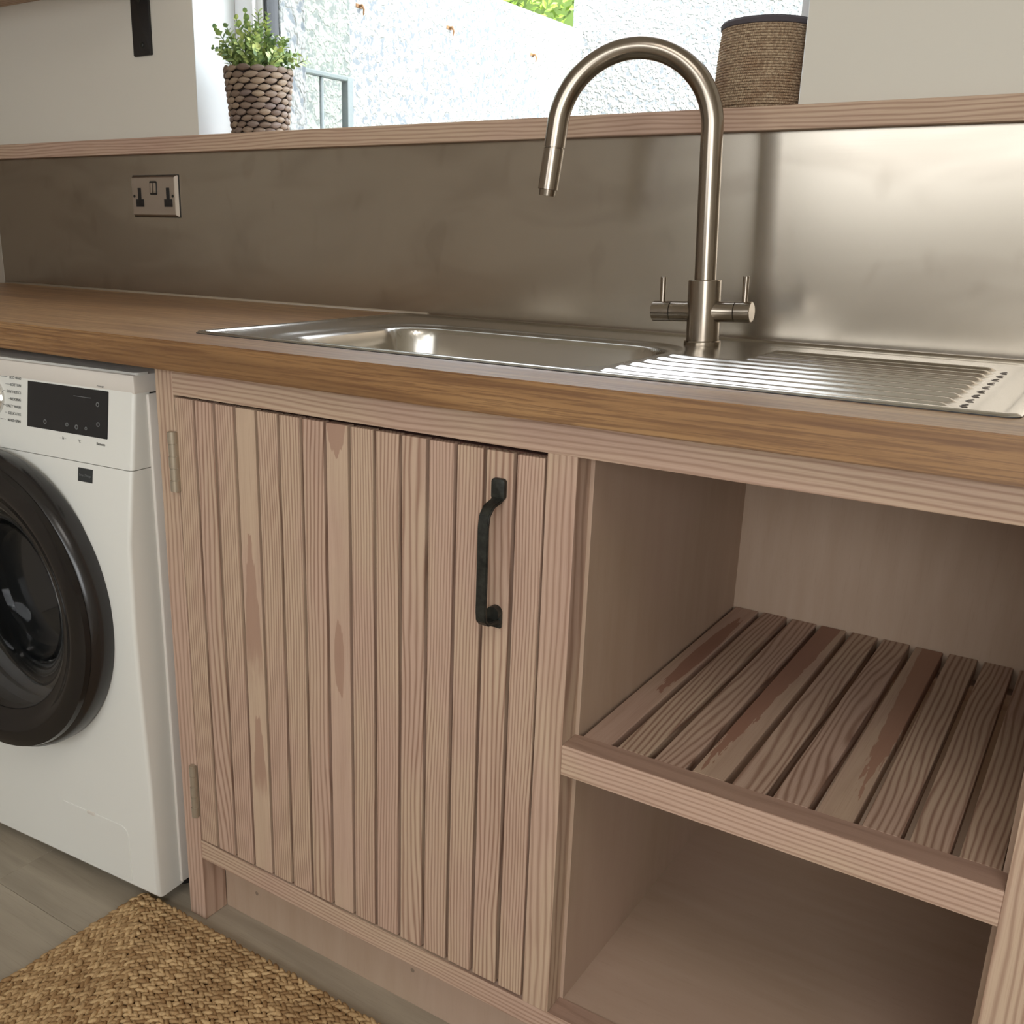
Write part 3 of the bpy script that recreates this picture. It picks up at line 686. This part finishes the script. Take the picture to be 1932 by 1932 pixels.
bm = BM(); tube(bm, [e2 - td * .001, e2 + td * .003], .0125, 28); tube(bm, [e2 + td * .0014, e2 + td * .0018, e2 + td * .0550, e2 + td * .0555], [.0138, .0143, .0138, .0134], 32); tp('spray_head', bm)
bm = BM(); tube(bm, [e2 + td * .0555, e2 + td * .0635], [.0118, .0112], 24); tp('nozzle', bm)
for sgn in (-1, 1):
    ax_ = Vector((sgn, 0.0, 0))
    L1, L2 = (.046, .0735) if sgn < 0 else (.044, .0665)
    bm = BM(); zc_ = .0465
    tube(bm, [Vector((0, 0, zc_)) + ax_ * .012, Vector((0, 0, zc_)) + ax_ * .024, Vector((0, 0, zc_)) + ax_ * L1], [.0165, .0137, .0137], 28); tp('side_arm', bm)
    bm = BM(); tube(bm, [Vector((0, 0, zc_)) + ax_ * (L1 + .0012), Vector((0, 0, zc_)) + ax_ * (L2 - .001), Vector((0, 0, zc_)) + ax_ * L2], [.0138, .0138, .0125], 28); kn = tp('control_knob', bm)
    lx = .0605 if sgn < 0 else .0560
    bm = BM(); tube(bm, [Vector((sgn * lx, 0, zc_ + .012)), Vector((sgn * lx + .0005, 0, zc_ + .046)), Vector((sgn * lx + .0005, 0, zc_ + .0465))], [.0038, .0042, .0036], 14)
    obj('lever', bm, M['tap'], kn, smooth=True, local=True)

# ------------------------------------------------------------------ washing machine (local frame: x along front, -y outwards)
wm = empty('washing_machine', (-.032, -.0304, 0), (0, 0, math.radians(4)), label='white front loading washing machine with a large black round door under the worktop', cat='washing machine')
PROF = [(.030, .000), (.036, -.0045), (.2187, -.0055), (.3564, -.0095), (.4907, -.012), (.6237, -.009), (.72, .004), (.7293, .006)]
PROF2 = [(.7305, .006), (.80, .0155), (.855, .0225), (.8635, .0240), (.866, .0270)]
def offz(z):
    P = PROF + PROF2
    for a, b in zip(P, P[1:]):
        if a[0] <= z <= b[0]: return a[1] + (b[1] - a[1]) * (z - a[0]) / (b[0] - a[0])
    return P[0][1] if z < P[0][0] else P[-1][1]
def fascia(prof, yb, name, mat):
    poly = [(y_, z_) for z_, y_ in prof] + [(yb, prof[-1][0]), (yb, prof[0][0])]
    t = bmesh.new(); A = [t.verts.new((-.598, p[0], p[1])) for p in poly]; B = [t.verts.new((0, p[0], p[1])) for p in poly]
    t.faces.new(A); t.faces.new(list(reversed(B)))
    for i in range(len(poly)): t.faces.new((A[i], B[i], B[(i + 1) % len(poly)], A[(i + 1) % len(poly)]))
    bmesh.ops.recalc_face_normals(t, faces=t.faces)
    n = len(prof)
    es = [e for e in t.edges if (e.verts[0].co.x == e.verts[1].co.x) and all(v.co.y < yb - 1e-5 for v in e.verts)]
    bmesh.ops.bevel(t, geom=es, offset=.006, segments=4, profile=.5, affect='EDGES')
    bm = BM(); join(bm, t); return obj(name, bm, mat, wm, smooth=True, local=True)
CX, CZ = -.29, .488
def cut(o, r, y0, y1):
    bm = BM(); tube(bm, [(CX, y0, CZ), (CX, y1, CZ)], r, 64)
    bmesh.ops.recalc_face_normals(bm, faces=bm.faces)
    c = obj('cutter', bm, M['white'], wm, local=True)
    md = o.modifiers.new('b', 'BOOLEAN'); md.operation = 'DIFFERENCE'; md.object = c; md.solver = 'EXACT'
    bpy.context.view_layer.update()
    dg = bpy.context.evaluated_depsgraph_get(); me = bpy.data.meshes.new_from_object(o.evaluated_get(dg))
    o.modifiers.clear(); o.data = me; bpy.data.objects.remove(c, do_unlink=True)
    for p in me.polygons: p.use_smooth = True
    try: me.set_sharp_from_angle(angle=math.radians(35))
    except Exception: pass
fb = fascia(PROF, .048, 'front_panel', M['white']); cut(fb, .215, -.2, .3)
fascia(PROF2, .048, 'control_panel', M['white'])
bm = BM()
box(bm, (.0025 - .006, .042, .034), (.0045, .56, .835), .003, 2); box(bm, (-.603, .042, .034), (-.596, .56, .835), .003, 2)
box(bm, (-.60, .555, .034), (.003, .562, .84), .002); box(bm, (-.598, .30, .034), (0, .55, .05), .001)
obj('body', bm, M['white2'], wm, smooth=True, local=True, label='white side casing, slightly wider than the front')
bm = BM(); box(bm, (-.599, .020, .836), (.001, .560, .8635), .004, 2); obj('top_cover', bm, M['white2'], wm, smooth=True, local=True)
for sx, sy in ((-.04, .09), (-.56, .09), (-.04, .5), (-.56, .5)):
    bm = BM(); tube(bm, [(sx, sy, 0), (sx, sy, .008), (sx, sy, .0085), (sx, sy, .036)], [.021, .021, .012, .012], 16); obj('foot', bm, M['ring2'], wm, smooth=True, local=True)
# door
RY = Matrix.Translation((CX, 0, CZ)) @ Matrix.Rotation(PI / 2, 4, 'X')      # local Z -> -Y
bm = BM(); rg = lathe(bm, [(.218, -.004), (.243, .006), (.2465, .012), (.2465, .030), (.244, .040), (.238, .047), (.230, .0500)], 96, RY)
dr = obj('door', bm, M['ring2'], wm, smooth=True, local=True, label='round black door ring')
bm = BM(); lathe(bm, [(.2385, .0485), (.236, .0560), (.228, .0590), (.214, .0600), (.205, .0585), (.196, .0520), (.186, .0465), (.177, .0450), (.174, .030)], 96, RY); obj('inner_ring', bm, M['ring'], dr, smooth=True, local=True)
bm = BM(); rg = lathe(bm, [(.176, .0440), (.170, .0420), (.150, .030), (.125, .010), (.110, -.02), (.104, -.05)], 96, RY); fill(bm, rg[-1]); obj('glass_bowl', bm, M['smoke'], dr, smooth=True, local=True)
bm = BM(); rg = lathe(bm, [(.2165, .006), (.190, -.005), (.186, -.02), (.196, -.035), (.186, -.05), (.215, -.06)], 72, RY); obj('door_seal', bm, M['rubber'], wm, smooth=True, local=True)
bm = BM(); rg = lathe(bm, [(.186, -.055), (.235, -.065), (.238, -.30), (.06, -.32)], 64, RY); fill(bm, rg[-1])
drm = obj('drum', bm, M['drum'], wm, smooth=True, local=True)
for k in range(3):
    a = 2 * PI * k / 3 + .5; bm = BM(); cx_, cz_ = CX + .215 * math.cos(a), CZ + .215 * math.sin(a)
    box(bm, (-.022, .08, -.02), (.022, .29, .02), .012, 3); bmesh.ops.rotate(bm, cent=(0, 0, 0), matrix=Matrix.Rotation(-a + PI / 2, 3, 'Y'), verts=bm.verts); bmesh.ops.translate(bm, vec=(cx_, 0, cz_), verts=bm.verts)
    obj('lifter', bm, M['rubber'], drm, smooth=True, local=True)
# display: tilted to follow the control panel
tl = math.atan2(.0155 - .006, .80 - .7305)
def onpanel(sx, z, out=0.0): return Vector((sx, offz(z) - out * math.cos(tl), z + out * math.sin(tl)))
def pbox(x0, x1, z0, z1, th, bev=.0008):
    t = bmesh.new(); bmesh.ops.create_cube(t, size=1); bmesh.ops.scale(t, vec=(x1 - x0, th, (z1 - z0) / math.cos(tl)), verts=t.verts)
    bmesh.ops.bevel(t, geom=list(t.edges), offset=min(bev, th * .4), segments=2, affect='EDGES')
    zc_ = (z0 + z1) / 2; bmesh.ops.rotate(t, cent=(0, 0, 0), matrix=Matrix.Rotation(-tl, 3, 'X'), verts=t.verts)
    bmesh.ops.translate(t, vec=((x0 + x1) / 2, (offz(z0) + offz(z1)) / 2, zc_), verts=t.verts); b_ = BM(); join(b_, t); return b_
dsp = obj('display', pbox(-.2238, -.0503, .7690, .8370, .0016), M['panelglass'], wm, smooth=True, local=True, label='black glass display panel')
Tm = lambda sx, z, out=.0011: Matrix.Translation(onpanel(sx, z, out)) @ Matrix.Rotation(PI / 2 - tl, 4, 'X')
prog = ['ECO 40-60', 'COTTON', 'SYNTHETICS', 'BEDDING', 'DAILY WASH', 'DELICATES', 'RINSE+SPIN']
items = [(s, .0058, Tm(-.2385, .8360 - .0107 * i, .0008), 'RIGHT') for i, s in enumerate(prog)]
items += [('-  3s  -', .005, Tm(-.143, .7590, .0009), 'CENTER'), ('\u00b0C', .006, Tm(-.108, .7580, .0009), 'CENTER')]
text_mesh(items, 'programme_lettering', M['print'], wm, kind='stuff')
text_mesh([('Power', .0055, Tm(-.0665, .8405, .0009), 'CENTER'), ('Remote', .0055, Tm(-.0630, .7590, .0009), 'CENTER')], 'button_lettering', M['printd'], wm, kind='stuff')
bm = BM()
for i in range(7):
    zz = .8380 - .0107 * i; x1_ = -.2385 - .0033 * len(prog[i]) - .003; x0_ = x1_ - [.020, .014, .006, .003, .006, .004, .012][i]
    p = onpanel(0, zz, .0003); box(bm, (x0_, p.y, p.z - .0003), (x1_, p.y + .0006, p.z + .0003))
obj('programme_line', bm, M['print'], wm, local=True, kind='stuff')
# faint icons in the display
bm = BM()
for (sx, zz, rr) in ((-.135, .781, .0030), (-.1145, .7795, .0036), (-.0945, .7795, .0026), (-.0695, .788, .0034), (-.0715, .816, .0034), (-.183, .780, .0034)):
    Mx = Tm(sx, zz, .0010); lathe(bm, [(rr, 0), (rr, .0002), (rr * .62, .0002), (rr * .62, 0)], 16, Mx)
box(bm, (-.122, onpanel(0, .824, .0012).y, .8235), (-.085, onpanel(0, .824, .0008).y, .8242))
obj('display_icon', bm, M['printw'], dsp, local=True, kind='stuff')
# dial
Dm = Matrix.Translation(onpanel(-.306, .804, 0)) @ Matrix.Rotation(PI / 2 - tl, 4, 'X')
bm = BM(); lathe(bm, [(.0285, -.002), (.0285, .004), (.0262, .006), (.0262, 0)], 48, Dm); dl = obj('dial', bm, M['chrome'], wm, smooth=True, local=True, label='chrome ringed programme dial')
bm = BM(); rg = lathe(bm, [(.0262, 0), (.0240, .018), (.0225, .020)], 48, Dm); fill(bm, rg[-1]); obj('dial_cap', bm, M['ring'], dl, smooth=True, local=True)
# sticker
zf = .712; yf = offz(zf)
bm = BM(); t_ = pbox(-.1094, -.0784, .7025, .7222, .0006, .0001)
obj('sticker', t_, M['printd'], wm, local=True, label='small black sticker')
text_mesh([('SmartThings', .0049, Matrix.Translation((-.0939, offz(.7105) - .0008, .7105)) @ Matrix.Rotation(PI / 2 - tl, 4, 'X'), 'CENTER')], 'sticker_lettering', M['printw'], wm)
# service flap low right
def flapo(x0, x1, z0, z1, r):
    pts = []
    for cx_, cz_, a0, rr in ((x1 - r, z1 - r, 0, r), (x0 + .004, z1 - .004, 90, .004), (x0 + r, z0 + r, 180, r), (x1 - .004, z0 + .004, 270, .004)):
        for k in range(7): a = math.radians(a0 + 15 * k); pts.append((cx_ + rr * math.cos(a), cz_ + rr * math.sin(a)))
    return pts
yy_ = offz(.09)
obj('service_flap', prism(BM(), flapo(-.2125, -.058, .042, .1415, .018), 'y', yy_ - .0012, yy_ + .003, .0006), M['white'], wm, local=True)
obj('flap_latch', box(BM(), (-.152, yy_ - .0020, .137), (-.134, yy_ + .001, .1425), .0006, 2), M['white2'], wm, smooth=True, local=True)

# ------------------------------------------------------------------ plant in woven pot
pot = empty('potted_plant', (-.3925, .6125, 1.2366), label='leafy green artificial plant in a woven brown pot on the left of the window shelf', cat='plant')
pr0, pr1, ph = .0540, .0655, .117
bm = BM(); rg = lathe(bm, [(.001, .001), (pr0 - .006, .001), (pr1 - .007, ph - .004), (pr1 - .013, ph - .004), (pr1 - .016, ph - .02)], 32); fill(bm, rg[-1])
ptb = obj('pot_lining', bm, M['hyac_in'], pot, smooth=True, local=True)
bm = BM(); bmesh.ops.create_uvsphere(bm, u_segments=10, v_segments=6, radius=1)
for v in bm.verts:
    s = abs(v.co.x); v.co = Vector((v.co.x * .0158, v.co.y * .0045 * (1 - .35 * s * s), v.co.z * .0062 * (1 - .45 * s * s)))
w0 = None; rows = 11
for j in range(rows):
    z = .005 + (ph - .008) * j / (rows - 1); rr = pr0 + (pr1 - pr0) * z / ph - .002; nst = 15
    for i in range(nst):
        a = 2 * PI * (i + .5 * (j % 2) + rnd.uniform(-.08, .08)) / nst
        if w0 is None:
            w0 = obj('woven_strand', bm, M['hyac'], pot, smooth='all', local=True); c = w0
        else: c = dup(w0, pot)
        c.location = (rr * math.cos(a), rr * math.sin(a), z + rnd.uniform(-.0008, .0008))
        c.rotation_euler = (0, rnd.uniform(-.08, .1) - .12, a + PI / 2); s = rr / pr1
        c.scale = (s * rnd.uniform(.93, 1.08), 1, rnd.uniform(.92, 1.06))
bm = BM(); tube_pts = [((pr1 - .001) * math.cos(2 * PI * k / 40), (pr1 - .001) * math.sin(2 * PI * k / 40), ph - .0005) for k in range(41)]
def leaf(bm, base, d, up, ln, wd):
    d = d.normalized(); sd_ = d.cross(up).normalized(); nn = sd_.cross(d).normalized()
    P = [base, base + d * ln * .35 + sd_ * wd * .5 + nn * ln * .05, base + d * ln * .72 + sd_ * wd * .42 + nn * ln * .04, base + d * ln - nn * ln * .05, base + d * ln * .72 - sd_ * wd * .42 + nn * ln * .04, base + d * ln * .35 - sd_ * wd * .5 + nn * ln * .05, base + d * ln * .5 - nn * ln * .05]
    v = [bm.verts.new(p) for p in P]
    for a, b in ((0, 1), (1, 2), (2, 3), (3, 4), (4, 5), (5, 0)):
        f = bm.faces.new((v[a], v[b], v[6])); f.smooth = True; f.material_index = 0
def sprig(base, tip, lean):
    bm = BM(); base = Vector(base); tip = Vector(tip); mid = (base + tip) / 2 + Vector((0, 0, .012))
    n = max(5, int((tip - base).length / .0085)); pts = [((1 - t) ** 2) * base + 2 * t * (1 - t) * mid + t * t * tip for t in [k / n for k in range(n + 1)]]
    tube(bm, pts, .0008, 5, mi=1)
    for k in range(1, n + 1):
        t = (pts[k] - pts[k - 1]).normalized(); q = t.orthogonal().normalized(); q.rotate(Matrix.Rotation(rnd.random() * 6.28, 3, t))
        for s_ in (0, 1):
            dd = (q * (1 if s_ else -1) + t * .75 + Vector((0, 0, .1))).normalized(); l_ = rnd.uniform(.0125, .0185) * (1.0 if k < n - 1 else .7)
            leaf(bm, pts[k], dd, t, l_, l_ * .72)
    return obj('sprig', bm, [M['leaf'], M['stem']], pot, local=True)
for k in range(40):
    a = rnd.uniform(0, 2 * PI); rb = rnd.uniform(0, .04); e = rnd.random()
    rt = .02 + .065 * e if k < 34 else rnd.uniform(.0, .04); hz_ = .066 - .05 * (rt / .085) ** 1.5 + rnd.uniform(-.012, .015)
    sprig((rb * math.cos(a), rb * math.sin(a), ph - .02), (rt * math.cos(a), rt * math.sin(a), ph + max(.008, hz_)), 0)
# measured outliers, in the plane facing the camera
RXY = Vector((.829, .559, 0)).normalized()
for (dx, dz) in ((-.082, .072), (-.076, .040), (-.022, .100), (-.040, .088), (.004, .102), (.022, .096), (.060, .056), (.080, .030), (.098, .020), (-.060, .074)):
    p = RXY * dx * .95; sprig((p.x * .35, p.y * .35, ph - .02), (p.x, p.y, ph + dz), 0)

# ------------------------------------------------------------------ rope basket
bk = empty('rope_basket', (.5995, .614, 1.2366), label='round natural rope storage basket with a charcoal rim at the right end of the window', cat='basket')
bR, bH = .0665, .115; n_r = 30; prof = []
for j in range(n_r):
    z0 = bH * .93 * j / n_r; h_ = bH * .93 / n_r; Rj = bR - .003 * (j / n_r) ** 3 * 1.6 - (.003 if j == 0 else 0)
    for q in range(5): a = -PI / 2 + PI * q / 4; prof.append((Rj - .0022 + .0022 * math.cos(a), z0 + h_ / 2 + h_ / 2 * math.sin(a)))
bm = BM(); rg = lathe(bm, prof + [(bR - .010, bH * .93), (bR - .009, .004)], 72); fill(bm, rg[-1]); fill(bm, rg[0], flip=True)
obj('coiled_wall', bm, M['rope'], bk, smooth=True, local=True)
bm = BM(); lathe(bm, [(bR - .0045, bH * .92), (bR - .0025, bH * .925), (bR - .0022, bH * .97), (bR - .0050, bH * 1.0), (bR - .0105, bH * 1.0), (bR - .0125, bH * .96), (bR - .0105, bH * .90)], 72)
obj('fabric_rim', bm, M['fabric'], bk, smooth=True, local=True, label='charcoal fabric rim')

# ------------------------------------------------------------------ braided jute rug
RX0, RY1 = -.0900, -.0190
rug = empty('jute_rug', (RX0 + .6, RY1 - .5, 0), label='square braided jute rug on the floor in front of the cabinet', cat='rug')
RXE, RYE = RX0 + 1.25, RY1 - 1.05
part('backing', (RX0 + .003, RYE + .003, .0005), (RXE - .003, RY1 - .003, .0045), M['jute_base'], rug)
import numpy as np
def unit(nu=6, nv=3):
    vs = [(-1, 0, 0)]; fs = []
    for j in range(1, nv + 1):
        x = -1 + 2 * j / (nv + 1); rr = (1 - abs(x) ** 2.2) ** .6
        for i in range(nu): a = 2 * PI * i / nu; vs.append((x, rr * math.cos(a), rr * math.sin(a)))
    vs.append((1, 0, 0)); L_ = len(vs) - 1
    for i in range(nu):
        k_ = (i + 1) % nu; fs.append((0, 1 + k_, 1 + i)); fs.append((L_, 1 + (nv - 1) * nu + i, 1 + (nv - 1) * nu + k_))
        for j in range(nv - 1): a = 1 + j * nu; fs.append((a + i, a + k_, a + nu + k_)); fs.append((a + i, a + nu + k_, a + nu + i))
    return np.array(vs), np.array(fs)
UV_, UF_ = unit()
rs = np.random.RandomState(5)
def add_tufts(C, A, name):
    """C centres Nx3, A heading angles: two-lane braid"""
    N = len(C); ln = .0104 * rs.uniform(.85, 1.2, N); wd = .0042 * rs.uniform(.8, 1.15, N); th = .0042 * rs.uniform(.85, 1.2, N); pitch = rs.uniform(-.12, .28, N)
    P = UV_[None] * np.stack([ln, wd, th], 1)[:, None]
    x = P[..., 0] * np.cos(pitch)[:, None] - P[..., 2] * np.sin(pitch)[:, None]; z = P[..., 0] * np.sin(pitch)[:, None] + P[..., 2] * np.cos(pitch)[:, None]; y = P[..., 1]
    ca, sa = np.cos(A)[:, None], np.sin(A)[:, None]
    Q = np.stack([x * ca - y * sa, x * sa + y * ca, z], -1) + C[:, None]
    n = len(UV_); F = (UF_[None] + (np.arange(N) * n)[:, None, None]).reshape(-1, 3)
    me = bpy.data.meshes.new(name); me.from_pydata(Q.reshape(-1, 3).tolist(), [], F.tolist()); me.materials.append(M['jute'])
    at = me.attributes.new('tuft', 'FLOAT', 'POINT'); at.data.foreach_set('value', np.repeat(rs.uniform(0, 1, N), n).astype(np.float32))
    me.polygons.foreach_set('use_smooth', [True] * len(me.polygons))
    o = bpy.data.objects.new(name, me); COL.objects.link(o); o.parent = rug; o.matrix_parent_inverse = world_of(rug).inverted(); return o
pitch_r = .0128; stp = .0124
def side(p0, p1, lim=None):
    d = np.array(p1) - np.array(p0); L_ = np.hypot(*d); n = max(1, int(L_ / stp)); a = math.atan2(d[1], d[0]); nrm = np.array([-d[1], d[0]]) / L_
    C, A = [], []
    for i in range(n):
        for lane in (-1, 1):
            t = (i + .5 + (.25 if lane > 0 else -.25)) / n; q = np.array(p0) + d * t + nrm * lane * .0029 + rs.normal(0, .0005, 2)
            C.append((q[0], q[1], .0078 + rs.uniform(-.0012, .0012))); A.append(a + lane * -.5 + rs.normal(0, .14))
    return C, A
nrows = 52
for k in range(nrows):
    o_ = .005 + pitch_r * k; x0_, y1_ = RX0 + o_, RY1 - o_
    if RYE + o_ > y1_ - .02: break
    xe, ye = (RXE - o_), (RYE + o_)
    C, A = [], []
    segs = [((x0_, ye), (x0_, y1_)), ((x0_, y1_), (xe, y1_)), ((xe, y1_), (xe, ye)), ((xe, ye), (x0_, ye))]
    for s_ in segs: c_, a_ = side(*s_); C += c_; A += a_
    add_tufts(np.array(C), np.array(A), 'braid')
